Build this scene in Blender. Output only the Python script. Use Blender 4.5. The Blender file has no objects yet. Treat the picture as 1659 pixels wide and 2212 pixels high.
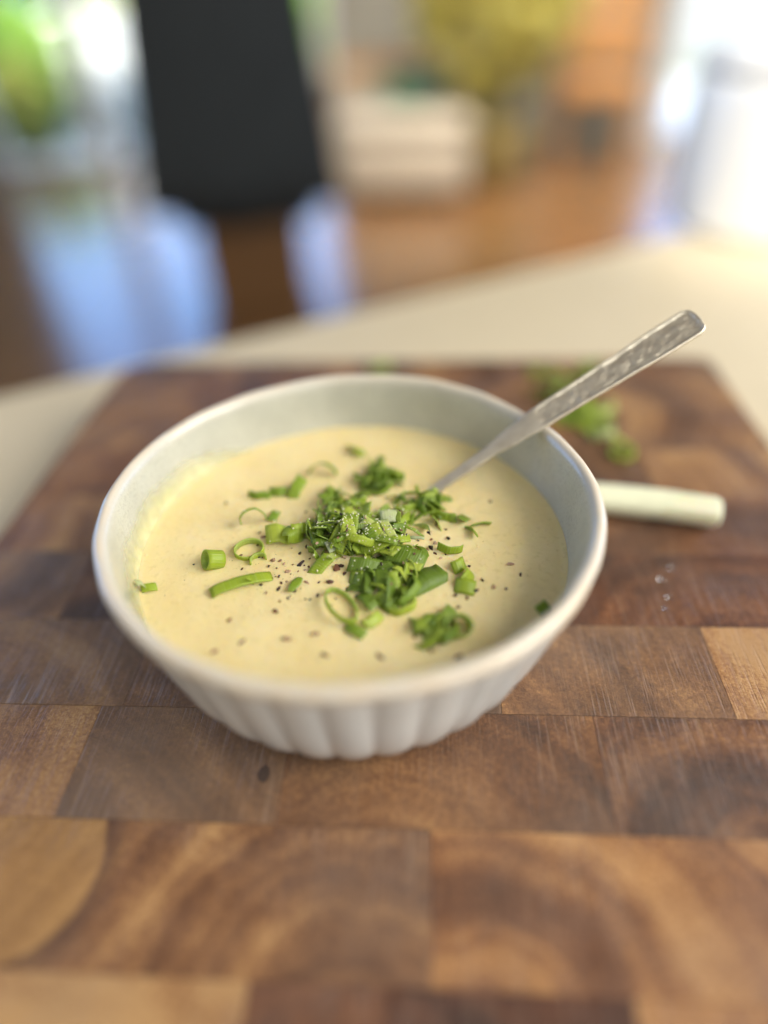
import bpy, bmesh, math, random
from mathutils import Vector, Matrix, Euler, noise
random.seed(7)
R = math.radians
scn = bpy.context.scene
col = scn.collection

# ---------------------------------------------------------------- camera
PITCH, ROLL, CAMZ, FPX = 0.6894, -0.0473, 0.1878, 1441.1
c_, s_ = math.cos(ROLL), math.sin(ROLL)
X0 = Vector((1, 0, 0)); U0 = Vector((0, math.sin(PITCH), math.cos(PITCH)))
F0 = Vector((0, math.cos(PITCH), -math.sin(PITCH)))
CR = c_ * X0 + s_ * U0
CU = -s_ * X0 + c_ * U0
cam_d = bpy.data.cameras.new("camera"); cam = bpy.data.objects.new("camera", cam_d); col.objects.link(cam)
m = Matrix.Identity(4)
for i in range(3):
    m[i][0] = CR[i]; m[i][1] = CU[i]; m[i][2] = -F0[i]
m[2][3] = CAMZ
cam.matrix_world = m
cam_d.sensor_fit = 'HORIZONTAL'; cam_d.sensor_width = 36
cam_d.lens = FPX / 1659 * 36
cam_d.clip_start = 0.01; cam_d.clip_end = 200
cam_d.dof.use_dof = True
cam_d.dof.focus_distance = 0.2185
cam_d.dof.aperture_fstop = 1.75
scn.camera = cam

# ---------------------------------------------------------------- world, lamps, exposure
W = bpy.data.worlds.new("World"); scn.world = W; W.use_nodes = True
bg = W.node_tree.nodes["Background"]
bg.inputs[0].default_value = (1.0, 0.97, 0.92, 1); bg.inputs[1].default_value = 0.25
def area(name, loc, target, sx, sy, power, color, spread=180):
    d = bpy.data.lights.new(name, 'AREA'); d.shape = 'RECTANGLE'; d.size = sx; d.size_y = sy
    d.energy = power; d.color = color; d.spread = R(spread)
    o = bpy.data.objects.new(name, d); col.objects.link(o); o.location = loc
    o.rotation_euler = (Vector(target) - Vector(loc)).to_track_quat('-Z', 'Y').to_euler()
    return o
area("window_light_side", (-1.7, 0.75, 1.15), (0, .18, 0), 1.3, 1.3, 2.2, (1, .95, .88))
area("window_light_rear", (1.25, -.10, .92), (0.05, .25, 0), 1.0, .8, 28, (1, .97, .92))
area("room_light", (1.0, -1.2, 1.4), (0, .2, 0), 1.6, 1.2, 18, (.88, .95, 1))
area("garden_daylight", (-2.2, 6.3, 4.6), (-2.4, 8.8, -.6), 3, 1.0, 560, (1, .98, .9), 80)
area("patio_daylight", (5.0, 8.0, 4.5), (4.6, 8.6, -.9), 4, 4, 200, (1, .99, .96), 90)
area("room_fill_light", (1.2, 2.9, 2.3), (0.9, 4.9, -.6), 1.8, 1.2, 58, (1, .97, .92), 85)  # added lamp, brightens the fronts of the back furniture
sd_ = bpy.data.lights.new("crock_spot", 'SPOT'); sd_.energy = 185; sd_.spot_size = R(11); sd_.spot_blend = .8; sd_.shadow_soft_size = .05; sd_.color = (1, .98, .94)  # added spot that only brightens the crock; no real source there
so_ = bpy.data.objects.new("crock_spot", sd_); col.objects.link(so_); so_.location = (-.12, -1.0, 1.4)
so_.rotation_euler = (Vector((.40, .72, .03)) - so_.location).to_track_quat('-Z', 'Y').to_euler()
vs = scn.view_settings
vs.view_transform = 'Standard'; vs.look = 'None'; vs.gamma = 1; vs.exposure = 0.15
scn.cycles.use_denoising = True
scn.cycles.max_bounces = 8

# ---------------------------------------------------------------- helpers
def ray(px, py):
    return ((px - 829.5) / FPX) * CR + ((1106 - py) / FPX) * CU + F0
def at(px, py, z):
    d = ray(px, py); t = (z - CAMZ) / d.z
    return Vector((0, 0, CAMZ)) + d * t
def at_y(px, py, Y):
    d = ray(px, py); return Vector((0, 0, CAMZ)) + d * (Y / d.y)
def link(o, parent=None):
    col.objects.link(o)
    if parent is not None: o.parent = parent
    return o
def meshobj(name, verts, faces, mat, parent=None, smooth=True, loc=None):
    me = bpy.data.meshes.new(name); me.from_pydata([tuple(v) for v in verts], [], faces)
    me.materials.append(mat)
    if smooth: me.polygons.foreach_set("use_smooth", [True] * len(me.polygons))
    me.update()
    o = link(bpy.data.objects.new(name, me), parent)
    if loc is not None: o.location = loc
    return o
def bmobj(name, bm, mat, parent=None, smooth=False, loc=None):
    bmesh.ops.recalc_face_normals(bm, faces=bm.faces)
    me = bpy.data.meshes.new(name); bm.to_mesh(me); bm.free(); me.materials.append(mat)
    if smooth: me.polygons.foreach_set("use_smooth", [True] * len(me.polygons))
    o = link(bpy.data.objects.new(name, me), parent)
    if loc is not None: o.location = loc
    return o
def empty(name, loc, rz=0):
    o = link(bpy.data.objects.new(name, None)); o.location = loc; o.rotation_euler.z = rz
    o.empty_display_size = .02
    return o
def tag(o, label=None, cat=None, group=None, kind=None):
    if label: o["label"] = label
    if cat: o["category"] = cat
    if group: o["group"] = group
    if kind: o["kind"] = kind
    return o
def box(bm, x0, x1, y0, y1, z0, z1, bev=0):
    b = bmesh.new()
    bmesh.ops.create_cube(b, size=1)
    for v in b.verts:
        v.co = Vector(((x0 + x1) / 2 + v.co.x * (x1 - x0), (y0 + y1) / 2 + v.co.y * (y1 - y0), (z0 + z1) / 2 + v.co.z * (z1 - z0)))
    if bev: bmesh.ops.bevel(b, geom=b.edges[:], offset=bev, segments=3, affect='EDGES', profile=.5)
    me = bpy.data.meshes.new("tmp"); b.to_mesh(me); b.free(); bm.from_mesh(me); bpy.data.meshes.remove(me)
    return bm
def lathe(prof, n, close=True):
    vs_, fs = [], []
    for (r, z) in prof:
        for k in range(n):
            a = 2 * math.pi * k / n; vs_.append((r * math.cos(a), r * math.sin(a), z))
    for i in range(len(prof) - 1):
        for k in range(n):
            a = i * n + k; b = i * n + (k + 1) % n
            fs.append((a, b, b + n, a + n))
    return vs_, fs
def smoothstep(a, b, x):
    t = max(0, min(1, (x - a) / (b - a))); return t * t * (3 - 2 * t)

# ---------------------------------------------------------------- material helpers
class NT:
    def __init__(s, name):
        s.m = bpy.data.materials.new(name); s.m.use_nodes = True
        s.t = s.m.node_tree; s.b = s.t.nodes["Principled BSDF"]; s.out = s.t.nodes["Material Output"]
    def n(s, typ, **kw):
        nd = s.t.nodes.new("ShaderNode" + typ)
        for k, v in kw.items(): setattr(nd, k, v)
        return nd
    def put(s, sock, v):
        if hasattr(v, "is_output") or isinstance(v, bpy.types.NodeSocket): s.t.links.new(v, sock)
        else: sock.default_value = v
    def math(s, op, a, b=0.0, c=None, clamp=False):
        nd = s.n("Math", operation=op); nd.use_clamp = clamp
        s.put(nd.inputs[0], a); s.put(nd.inputs[1], b)
        if c is not None: s.put(nd.inputs[2], c)
        return nd.outputs[0]
    def vmath(s, op, a, b=(0, 0, 0), out=0):
        nd = s.n("VectorMath", operation=op); s.put(nd.inputs[0], a); s.put(nd.inputs[1], b); return nd.outputs[out]
    def noise(s, vec, scale, detail=3, rough=.55, dim='3D', w=None):
        nd = s.n("TexNoise", noise_dimensions=dim)
        if vec is not None: s.put(nd.inputs["Vector"], vec)
        if w is not None: s.put(nd.inputs["W"], w)
        nd.inputs["Scale"].default_value = scale; nd.inputs["Detail"].default_value = detail; nd.inputs["Roughness"].default_value = rough
        return nd.outputs["Fac"]
    def ramp(s, fac, stops, interp='LINEAR'):
        nd = s.n("ValToRGB"); nd.color_ramp.interpolation = interp
        e = nd.color_ramp.elements
        while len(e) < len(stops): e.new(.5)
        for el, (p, c) in zip(e, stops): el.position = p; el.color = (*c, 1) if len(c) == 3 else c
        s.put(nd.inputs[0], fac); return nd.outputs[0]
    def mix(s, fac, a, b, blend='MIX'):
        nd = s.n("Mix", data_type='RGBA', blend_type=blend)
        s.put(nd.inputs[0], fac); s.put(nd.inputs[6], a if not isinstance(a, tuple) else (*a, 1)); s.put(nd.inputs[7], b if not isinstance(b, tuple) else (*b, 1))
        return nd.outputs[2]
    def maprange(s, v, a, b, c=0.0, d=1.0):
        nd = s.n("MapRange"); nd.clamp = True
        for i, x in enumerate((v, a, b, c, d)): s.put(nd.inputs[i], x)
        return nd.outputs[0]
    def bump(s, h, strength, dist, normal=None):
        nd = s.n("Bump"); nd.inputs["Strength"].default_value = strength; nd.inputs["Distance"].default_value = dist
        s.put(nd.inputs["Height"], h)
        if normal is not None: s.put(nd.inputs["Normal"], normal)
        return nd.outputs[0]
    def obj(s): return s.n("TexCoord").outputs["Object"]
    def attr(s, name, typ='OBJECT'):
        nd = s.n("Attribute", attribute_type=typ); nd.attribute_name = name; return nd
    def set(s, **kw):
        for k, v in kw.items():
            sk = s.b.inputs[k.replace("_", " ")]
            s.put(sk, (*v, 1) if isinstance(v, tuple) and len(v) == 3 and sk.type == 'RGBA' else v)
def plain(name, color, rough=.6, var=.15, scale=40, **kw):
    t = NT(name); f = t.noise(t.obj(), scale, 4)
    a = tuple(c * (1 - var) for c in color); b = tuple(min(1, c * (1 + var)) for c in color)
    t.set(Base_Color=t.mix(f, a, b), Roughness=rough, **kw); return t.m

# end-grain wood of the board blocks
def wood_board():
    t = NT("end_grain_wood"); o = t.obj()
    rc = t.attr("ring"); par = t.attr("tone")
    sep = t.n("SeparateXYZ"); t.put(sep.inputs[0], rc.outputs["Vector"])
    sp = t.n("SeparateXYZ"); t.put(sp.inputs[0], par.outputs["Vector"])
    tone, seed, warm = sp.outputs[0], sp.outputs[1], sp.outputs[2]
    po = t.n("SeparateXYZ"); t.put(po.inputs[0], o)
    geo = t.n("TexCoord").outputs["Object"]
    off = t.n("CombineXYZ"); t.put(off.inputs[0], seed); t.put(off.inputs[1], seed); t.put(off.inputs[2], seed)
    p = t.vmath('ADD', o, off.outputs[0])
    dx = t.math('SUBTRACT', po.outputs[0], sep.outputs[0]); dy = t.math('SUBTRACT', po.outputs[1], sep.outputs[1])
    d = t.math('SQRT', t.math('ADD', t.math('MULTIPLY', dx, dx), t.math('MULTIPLY', dy, dy)))
    w1 = t.noise(p, 22, 3); w2 = t.noise(p, 90, 3)
    d = t.math('ADD', d, t.math('MULTIPLY', t.math('SUBTRACT', w1, .5), .018))
    d = t.math('ADD', d, t.math('MULTIPLY', t.math('SUBTRACT', w2, .5), .004))
    dd = t.math('ADD', t.math('MULTIPLY', d, t.math('MULTIPLY', sep.outputs[2], .55)), seed)
    b1 = t.noise(None, 1.0, 2, .5, '1D', dd)
    b2 = t.noise(None, 4.5, 2, .6, '1D', dd)
    blot = t.noise(p, 45, 4, .6)
    fine = t.noise(p, 1500, 2, .6)
    v = t.math('ADD', t.maprange(b1, .28, .72, 0, 1), t.math('MULTIPLY', t.math('SUBTRACT', b2, .5), .75))
    v = t.math('MULTIPLY', v, .60)
    v = t.math('ADD', v, t.math('MULTIPLY', t.math('SUBTRACT', blot, .5), .8))
    v = t.math('ADD', t.math('MULTIPLY', v, .72), t.math('ADD', tone, .085))
    pores = t.noise(p, 700, 2, .65)
    v = t.math('ADD', v, t.math('MULTIPLY', t.math('SUBTRACT', fine, .5), .40))
    v = t.math('ADD', v, t.math('MULTIPLY', t.math('SUBTRACT', pores, .5), .55))
    colr = t.ramp(v, [(0.0, (.026, .017, .013)), (.25, (.058, .028, .0165)), (.48, (.122, .054, .025)), (.70, (.225, .104, .043)), (.88, (.37, .19, .072)), (1, (.48, .275, .11))])
    red = t.mix(.55, colr, (.95, .60, .42), 'MULTIPLY')
    colr = t.mix(t.math('MULTIPLY', warm, 1.0, clamp=True), colr, red)
    grey = t.noise(p, 18, 3)
    colr = t.mix(t.maprange(grey, .42, .8, 0, .75), colr, t.mix(.6, colr, (.13, .108, .09)))
    worn = t.math('MULTIPLY', warm, -1.0, clamp=True)
    colr = t.mix(t.math('MULTIPLY', worn, t.maprange(t.noise(p, 26, 3), .3, .65, .5, 1.0)), colr, t.mix(.5, colr, (.27, .175, .10)))
    sap = t.attr("sapwood"); ss = t.n("SeparateXYZ"); t.put(ss.inputs[0], sap.outputs["Vector"])
    ax = t.math('SUBTRACT', po.outputs[0], ss.outputs[0]); ay = t.math('SUBTRACT', po.outputs[1], ss.outputs[1])
    sd = t.math('SQRT', t.math('ADD', t.math('MULTIPLY', ax, ax), t.math('MULTIPLY', ay, ay)))
    sd = t.math('SUBTRACT', t.math('ADD', sd, t.math('MULTIPLY', t.math('SUBTRACT', w1, .5), .006)), ss.outputs[2])
    colr = t.mix(t.math('MULTIPLY', t.maprange(sd, -.0008, .0008, 1, 0), .74), colr, t.mix(t.math('ADD', t.math('MULTIPLY', b2, .5), t.math('ADD', t.math('MULTIPLY', blot, .8), t.math('MULTIPLY', t.math('SUBTRACT', pores, .65), .9))), (.24, .115, .038), (.50, .28, .095)))
    colr = t.mix(t.math('MULTIPLY', t.maprange(sd, .0002, .0075, 1, 0), t.math('MULTIPLY', t.maprange(sd, -.0004, .0008, 0, 1), .62)), colr, (.055, .03, .019))
    # knife scratches: fine pale hair lines in three directions
    def scr(ang, sx, sy, lo, hi, sc=1.0):
        mp = t.n("Mapping"); mp.inputs["Rotation"].default_value = (0, 0, ang); mp.inputs["Scale"].default_value = (sx, sy, 0.01)
        t.put(mp.inputs["Vector"], p)
        return t.maprange(t.noise(mp.outputs[0], sc, 2, .5), lo, hi, 0, 1)
    s1 = scr(R(10), 1300, 40, .54, .70); s2 = scr(R(-48), 1200, 50, .60, .74); s3 = scr(R(68), 1100, 45, .64, .78)
    s4 = scr(R(25), 700, 30, .68, .78)
    patch = t.maprange(t.noise(p, 30, 2), .4, .65, .15, 1)
    sc_all = t.math('MULTIPLY', t.math('MAXIMUM', t.math('MAXIMUM', s1, s2), t.math('MAXIMUM', s3, s4)), patch)
    colr = t.mix(t.math('MULTIPLY', sc_all, t.math('ADD', .30, t.math('MULTIPLY', worn, .25))), colr, (.40, .26, .15))
    h = t.math('ADD', t.math('MULTIPLY', fine, .8), t.math('MULTIPLY', pores, 1.0))
    h = t.math('SUBTRACT', h, t.math('MULTIPLY', sc_all, .9))
    t.set(Base_Color=colr, Roughness=t.maprange(blot, .3, .7, .34, .52), Normal=t.bump(h, .55, .00035))
    t.b.inputs["Specular IOR Level"].default_value = .36
    return t.m

M = {}
M['wood'] = wood_board()
M['knot'] = plain("knot_wood", (.07, .042, .027), .6, .4, 600)
# bowl glaze
def glaze():
    t = NT("speckled_glaze"); o = t.obj()
    inn = t.attr("inside", 'GEOMETRY').outputs["Fac"]; rim = t.attr("rim", 'GEOMETRY').outputs["Fac"]
    n1 = t.noise(o, 60, 4); n2 = t.noise(o, 900, 3, .7); n3 = t.noise(o, 2200, 2, .5)
    outc = t.mix(n1, (.775, .80, .775), (.72, .745, .71))
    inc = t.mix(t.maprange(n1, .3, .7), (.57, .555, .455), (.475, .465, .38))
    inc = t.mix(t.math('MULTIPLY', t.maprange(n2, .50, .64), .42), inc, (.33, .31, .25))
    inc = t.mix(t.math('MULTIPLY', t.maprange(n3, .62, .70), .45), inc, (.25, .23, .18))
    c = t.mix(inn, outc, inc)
    rr = t.math('MULTIPLY', rim, t.maprange(t.noise(o, 120, 3), .25, .6, .6, 1.0))
    c = t.mix(rr, c, (.74, .61, .44))
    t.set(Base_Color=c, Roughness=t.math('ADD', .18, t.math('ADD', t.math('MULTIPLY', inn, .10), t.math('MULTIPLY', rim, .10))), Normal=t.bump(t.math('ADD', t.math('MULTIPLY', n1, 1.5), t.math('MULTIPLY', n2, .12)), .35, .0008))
    t.b.inputs["Coat Weight"].default_value = .4; t.b.inputs["Coat Roughness"].default_value = .06
    return t.m
M['glaze'] = glaze()
def soupmat(name, c1, c2, film=False):
    t = NT(name); o = t.obj()
    a = t.noise(o, 45, 4); b = t.noise(o, 420, 4, .6); c = t.noise(o, 1600, 2)
    base = t.mix(t.maprange(a, .3, .7), c1, c2)
    base = t.mix(t.math('MULTIPLY', t.maprange(b, .54, .70), .5), base, tuple(x * .84 for x in c1))
    vor = t.n("TexVoronoi"); vor.inputs["Scale"].default_value = 260; t.put(vor.inputs["Vector"], o)
    sel = t.n("SeparateColor"); t.put(sel.inputs[0], vor.outputs["Color"])
    bub = t.math('MULTIPLY', t.maprange(vor.outputs["Distance"], 0, .22, 1, 0), t.math('GREATER_THAN', sel.outputs[0], .80))
    h = t.math('ADD', t.math('ADD', t.math('MULTIPLY', a, 2.2), t.math('MULTIPLY', b, .55)), t.math('ADD', t.math('MULTIPLY', c, .05), t.math('MULTIPLY', bub, .55)))
    t.set(Base_Color=base, Roughness=.20 if not film else .15, Normal=t.bump(h, .6 if not film else .4, .0007))
    t.b.inputs["Subsurface Weight"].default_value = .6; t.b.inputs["Subsurface Radius"].default_value = (1, .7, .3); t.b.inputs["Subsurface Scale"].default_value = .003
    t.b.inputs["Specular IOR Level"].default_value = .5
    if film:
        fd = t.attr('fade', 'GEOMETRY').outputs['Fac']
        t.set(Alpha=t.math('MULTIPLY', fd, t.maprange(t.noise(o, 150, 4, .6),   .25, .6, .62, .95), clamp=True))
    return t.m
M['soup'] = soupmat("creamy_soup", (.80, .635, .295), (.845, .70, .375))
M['film'] = soupmat("soup_film", (.74, .68, .33), (.80, .75, .45), True)
# scallion green
def green():
    t = NT("scallion_green")
    hue = t.attr("hue").outputs["Fac"]; inn = t.attr("inner", 'GEOMETRY').outputs["Fac"]
    uv = t.n("UVMap").outputs[0]; su = t.n("SeparateXYZ"); t.put(su.inputs[0], uv)
    o = t.obj()
    wob = t.math('MULTIPLY', t.noise(o, 260, 2), .0006)
    u = t.math('ADD', su.outputs[0], wob)
    rib = t.math('MULTIPLY', t.math('ADD', t.math('SINE', t.math('MULTIPLY', u, 7200)), 1), .5)
    rib2 = t.noise(None, 900, 2, .6, '1D', u)
    blot = t.noise(o, 160, 3)
    c = t.ramp(t.math('ADD', hue, t.math('MULTIPLY', t.math('SUBTRACT', blot, .5), .3)), [(0, (.080, .145, .008)), (.35, (.24, .36, .018)), (.65, (.48, .58, .035)), (.85, (.64, .70, .09)), (1, (.72, .74, .46))])
    ci = t.mix(.62, c, (.45, .55, .16))
    c = t.mix(inn, c, ci)
    line = t.math('MULTIPLY', rib, t.maprange(rib2, .35, .65, .15, 1))
    c = t.mix(t.math('MULTIPLY', line, .5), c, t.mix(.55, c, (.62, .72, .32)))
    t.set(Base_Color=c, Roughness=.40, Normal=t.bump(line, .5, .0003))
    t.b.inputs["Specular IOR Level"].default_value = .55
    tr = t.n("BsdfTranslucent"); t.put(tr.inputs[0], t.mix(.5, c, (.50, .66, .05)))
    mx = t.n("MixShader"); mx.inputs[0].default_value = .44
    t.t.links.new(t.b.outputs[0], mx.inputs[1]); t.t.links.new(tr.outputs[0], mx.inputs[2]); t.t.links.new(mx.outputs[0], t.out.inputs[0])
    return t.m
M['green'] = green()
def pepper():
    t = NT("cracked_pepper"); h = t.attr("hue").outputs["Fac"]; o = t.obj()
    c = t.ramp(h, [(0, (.010, .007, .006)), (.45, (.06, .022, .012)), (.7, (.20, .07, .034)), (.85, (.45, .24, .13)), (1, (.66, .46, .28))])
    c = t.mix(t.noise(o, 1800, 2), t.mix(.7, c, (0, 0, 0)), c)
    t.set(Base_Color=c, Roughness=.6); return t.m
M['pepper'] = pepper()
M['salt'] = plain("pale_crumbs", (.80, .76, .52), .35, .1, 900)
def steel():
    t = NT("worn_silver"); o = t.obj()
    a = t.noise(o, 220, 4, .6); b = t.noise(o, 2500, 2)
    tn = t.attr('panel_dark', 'GEOMETRY').outputs['Fac']
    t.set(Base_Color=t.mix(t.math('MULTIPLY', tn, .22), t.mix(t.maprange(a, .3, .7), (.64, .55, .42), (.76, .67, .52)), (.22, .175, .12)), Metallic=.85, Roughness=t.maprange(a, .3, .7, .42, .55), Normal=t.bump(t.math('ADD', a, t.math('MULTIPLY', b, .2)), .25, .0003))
    return t.m
M['steel'] = steel()
def stalkm():
    t = NT("white_stalk"); o = t.obj()
    mp = t.n("Mapping"); mp.inputs["Scale"].default_value = (8, 600, 600); t.put(mp.inputs["Vector"], o)
    a = t.noise(mp.outputs[0], 1, 3)
    sx = t.n("SeparateXYZ"); t.put(sx.inputs[0], o)
    g = t.maprange(sx.outputs[0], .0, .06, 0, 1)
    c = t.mix(g, (.80, .77, .47), (.90, .855, .66))
    c = t.mix(t.maprange(a, .45, .65, 0, .6), c, (.66, .65, .34))
    t.set(Base_Color=c, Roughness=.35, Normal=t.bump(a, .3, .0004))
    t.b.inputs["Subsurface Weight"].default_value = .4; t.b.inputs["Subsurface Scale"].default_value = .003
    return t.m
M['stalk'] = stalkm()
M['layer'] = plain("stalk_outer_layer", (.82, .80, .54), .35, .12, 160)
M['cut'] = plain("stalk_cut", (.78, .78, .55), .4, .12, 500)
def water():
    t = NT("water_drop"); t.set(Base_Color=(1, 1, 1), Roughness=.02); t.b.inputs["Transmission Weight"].default_value = 1; t.b.inputs["IOR"].default_value = 1.33; return t.m
M['water'] = water()
M['counter'] = plain("cream_laminate", (.66, .55, .365), .5, .05, 30, Specular_IOR_Level=.3)
M['cabinet'] = plain("cabinet_paint", (.6, .57, .5), .5, .05)
M['white'] = plain("white_ceramic", (.84, .83, .80), .2, .02)
def floorm():
    t = NT("varnished_floor"); o = t.obj()
    mp = t.n("Mapping"); mp.inputs["Scale"].default_value = (9, .9, 1); t.put(mp.inputs["Vector"], o)
    a = t.noise(mp.outputs[0], 3, 5)
    c = t.ramp(a, [(.25, (.20, .088, .03)), (.55, (.31, .15, .055)), (.8, (.42, .225, .09))])
    t.set(Base_Color=c, Roughness=.24); t.b.inputs["Coat Weight"].default_value = .6; t.b.inputs["Coat Roughness"].default_value = .15
    return t.m
M['floor'] = floorm()
M['wall'] = plain("wall_paint", (.27, .255, .205), .8, .06, 3)
M['ceil'] = plain("ceiling_paint", (.72, .70, .66), .9, .03, 3)
M['frame'] = plain("frame_paint", (.74, .73, .70), .4, .04, 8)
M['charcoal'] = plain("charcoal_fabric", (.034, .040, .041), .7, .35, 8)
M['leg'] = plain("dark_wood", (.20, .095, .03), .5, .2, 20)
M['beige'] = plain("beige_fabric", (.58, .49, .36), .9, .08, 14)
M['greenfab'] = plain("green_cloth", (.06, .20, .13), .9, .2, 20)
M['orangewood'] = plain("orange_wood", (.56, .27, .085), .45, .25, 9)
M['basket'] = plain("olive_basket", (.26, .19, .06), .8, .3, 40)
M['darkpot'] = plain("brown_pot", (.06, .04, .025), .6, .3, 30)
M['stem'] = plain("stem_brown", (.12, .09, .04), .8, .3, 30)
def leafm(name, a, b):
    t = NT(name); f = t.n("NewGeometry").outputs["Random Per Island"]
    c = t.mix(f, a, b); t.set(Base_Color=c, Roughness=.5)
    tr = t.n("BsdfTranslucent"); t.put(tr.inputs[0], c); mx = t.n("MixShader"); mx.inputs[0].default_value = .4
    t.t.links.new(t.b.outputs[0], mx.inputs[1]); t.t.links.new(tr.outputs[0], mx.inputs[2]); t.t.links.new(mx.outputs[0], t.out.inputs[0]); return t.m
M['leaf'] = leafm("garden_leaf", (.22, .40, .05), (.36, .52, .10))
M['leafy'] = leafm("yellow_leaf", (.34, .40, .07), (.50, .48, .12))
M['leafo'] = leafm("olive_leaf", (.56, .50, .11), (.72, .64, .20))
M['lawn'] = plain("lawn", (.17, .30, .06), .9, .3, 5)
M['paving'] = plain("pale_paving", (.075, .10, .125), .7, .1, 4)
M['render'] = plain("white_render", (.82, .83, .79), .8, .04, 3)
def skym():
    t = NT("sky_light"); o = t.obj(); sx = t.n("SeparateXYZ"); t.put(sx.inputs[0], o)
    c = t.ramp(t.maprange(sx.outputs[2], 0, 9), [(0, (.30, .56, 1)), (1, (.20, .42, 1))])
    e = t.n("Emission"); t.put(e.inputs[0], c); e.inputs[1].default_value = 3.7
    t.t.links.new(e.outputs[0], t.out.inputs[0]); return t.m
M['sky'] = skym()
def glassm():
    t = NT("pane_glass"); gl = t.n("BsdfGlossy"); gl.inputs["Roughness"].default_value = .0
    trn = t.n("BsdfTransparent"); fr = t.n("Fresnel"); fr.inputs[0].default_value = 1.45
    mx = t.n("MixShader"); t.t.links.new(fr.outputs[0], mx.inputs[0]); t.t.links.new(trn.outputs[0], mx.inputs[1]); t.t.links.new(gl.outputs[0], mx.inputs[2])
    t.t.links.new(mx.outputs[0], t.out.inputs[0]); return t.m
M['glass'] = glassm()

# ---------------------------------------------------------------- room
FL = -0.94
bm = bmesh.new(); box(bm, -5, 6, -2.5, 5.75, FL - .1, FL)
tag(bmobj("floor", bm, M['floor']), kind="structure")
bm = bmesh.new(); box(bm, -14, 16, 5.9, 16, FL - .25, FL - .1)
tag(bmobj("ground", bm, M['lawn']), kind="structure")
bm = bmesh.new(); box(bm, -4.4, -.3, 5.9, 8.2, FL - .1, FL - .04)
tag(bmobj("patio", bm, M['paving']), kind="structure")
bm = bmesh.new(); box(bm, 1.9, 7.5, 5.9, 9.0, FL - .1, FL - .04)
tag(bmobj("terrace", bm, M['render']), kind="structure")
# sky backdrop, curved, beyond the garden
vv, ff = [], []
for i in range(25):
    a = R(20 + 140 * i / 24)
    for z in (FL - .2, 3, 9, 14): vv.append((17 * math.cos(a), 17 * math.sin(a) - 1, z))
for i in range(24):
    for j in range(3): a = i * 4 + j; ff.append((a, a + 4, a + 5, a + 1))
tag(meshobj("sky", vv, ff, M['sky']), kind="structure")
# wall with two glazed openings
bm = bmesh.new()
box(bm, -.22, 2.05, 5.6, 5.75, FL, 3.0); box(bm, -5, -2.80, 5.602, 5.752, FL, 3.0); box(bm, 4.9, 6, 5.601, 5.751, FL, 3.0)
box(bm, -2.80, -.22, 5.603, 5.753, FL + 2.54, 3.0); box(bm, 2.05, 4.9, 5.604, 5.754, FL + 2.54, 3.0)
tag(bmobj("wall", bm, M['wall']), kind="structure")
b = bmesh.new(); box(b, -5, 6, 1.3, 5.76, 3.001, 3.1)
tag(bmobj("ceiling", b, M['ceil']), kind="structure")
def glazed(name, x0, x1, n, label):
    e = empty(name, ((x0 + x1) / 2, 5.67, FL)); w = x1 - x0
    b = bmesh.new(); box(b, -w / 2, w / 2, -.05, .05, 2.46, 2.54); box(b, -w / 2, w / 2, -.05, .05, 0, .05); bmobj("door_frame", b, M['frame'], e)
    pw = w / n
    for i in range(n):
        a = -w / 2 + i * pw
        b = bmesh.new(); box(b, a, a + .07, -.04, .04, .05, 2.46); box(b, a + pw - .07, a + pw - .002, -.04, .04, .05, 2.46)
        lf = bmobj("door_leaf", b, M['frame'], e)
        b = bmesh.new(); box(b, a + .07, a + pw - .07, -.008, .008, .05, 2.46); bmobj("pane", b, M['glass'], lf)
    tag(e, label, "glass door"); return e
glazed("glass_door", -2.80, -.22, 3, "wide glazed door looking onto the green garden at the left")
glazed("glass_door", 2.17, 4.9, 2, "bright glazed door behind the white crock at the right")
b = bmesh.new(); box(b, 2.05, 2.169, 5.50, 5.76, FL, FL + 2.539, .01)
tag(bmobj("door_post", b, M['frame']), "pale grey upright post beside the right hand glazed door", "post")

def leaves(n, size, pos, seed):
    rn = random.Random(seed); vv, ff = [], []
    for _ in range(n):
        c = pos(rn); s = size * rn.uniform(.6, 1.3)
        q = Euler((rn.uniform(0, 6.28), rn.uniform(0, 6.28), rn.uniform(0, 6.28))).to_matrix()
        k = len(vv)
        for p in ((-1, 0, 0), (-.2, .45, .1), (1, 0, 0), (-.2, -.45, .1)): vv.append(c + q @ (Vector(p) * s))
        ff += [(k, k + 1, k + 2), (k, k + 2, k + 3)]
    return vv, ff
def bush(name, x, y, rx, h, mat, label, seed, cat="bush"):
    e = empty(name, (x, y, FL - .1))
    def pos(rn):
        while True:
            p = Vector((rn.uniform(-1, 1), rn.uniform(-1, 1), rn.uniform(-1, 1)))
            if .35 < p.length < 1 and noise.noise(p * 2.2 + Vector((seed, 0, 0))) > -.28: break
        return Vector((p.x * rx, p.y * rx * .7, h * .52 + p.z * h * .48))
    vv, ff = leaves(1500, .07, pos, seed); meshobj("foliage", vv, ff, M[mat], e, False)
    for k in range(5):
        b = bmesh.new()
        rn = random.Random(seed + k); q = Matrix.Translation((0, 0, h * .33)) @ Euler((rn.uniform(-.4, .4), rn.uniform(-.4, .4), 0)).to_matrix().to_4x4()
        bmesh.ops.create_cone(b, segments=6, radius1=.03, radius2=.012, depth=h * .7, matrix=q, cap_ends=True)
        bmobj("stem", b, M['stem'], e)
    return tag(e, label, cat, "bushes in the garden")
q = at_y(40, 190, 7.2); bush("garden_bush", q.x, 7.2, .55, 1.15, 'leaf', "bright green garden bush at the far left outside", 3)
q = at_y(215, 20, 9.2); bush("garden_bush", q.x, 9.2, .95, 1.05, 'leafy', "sunlit yellow green bush outside above the white planter", 5)
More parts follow.
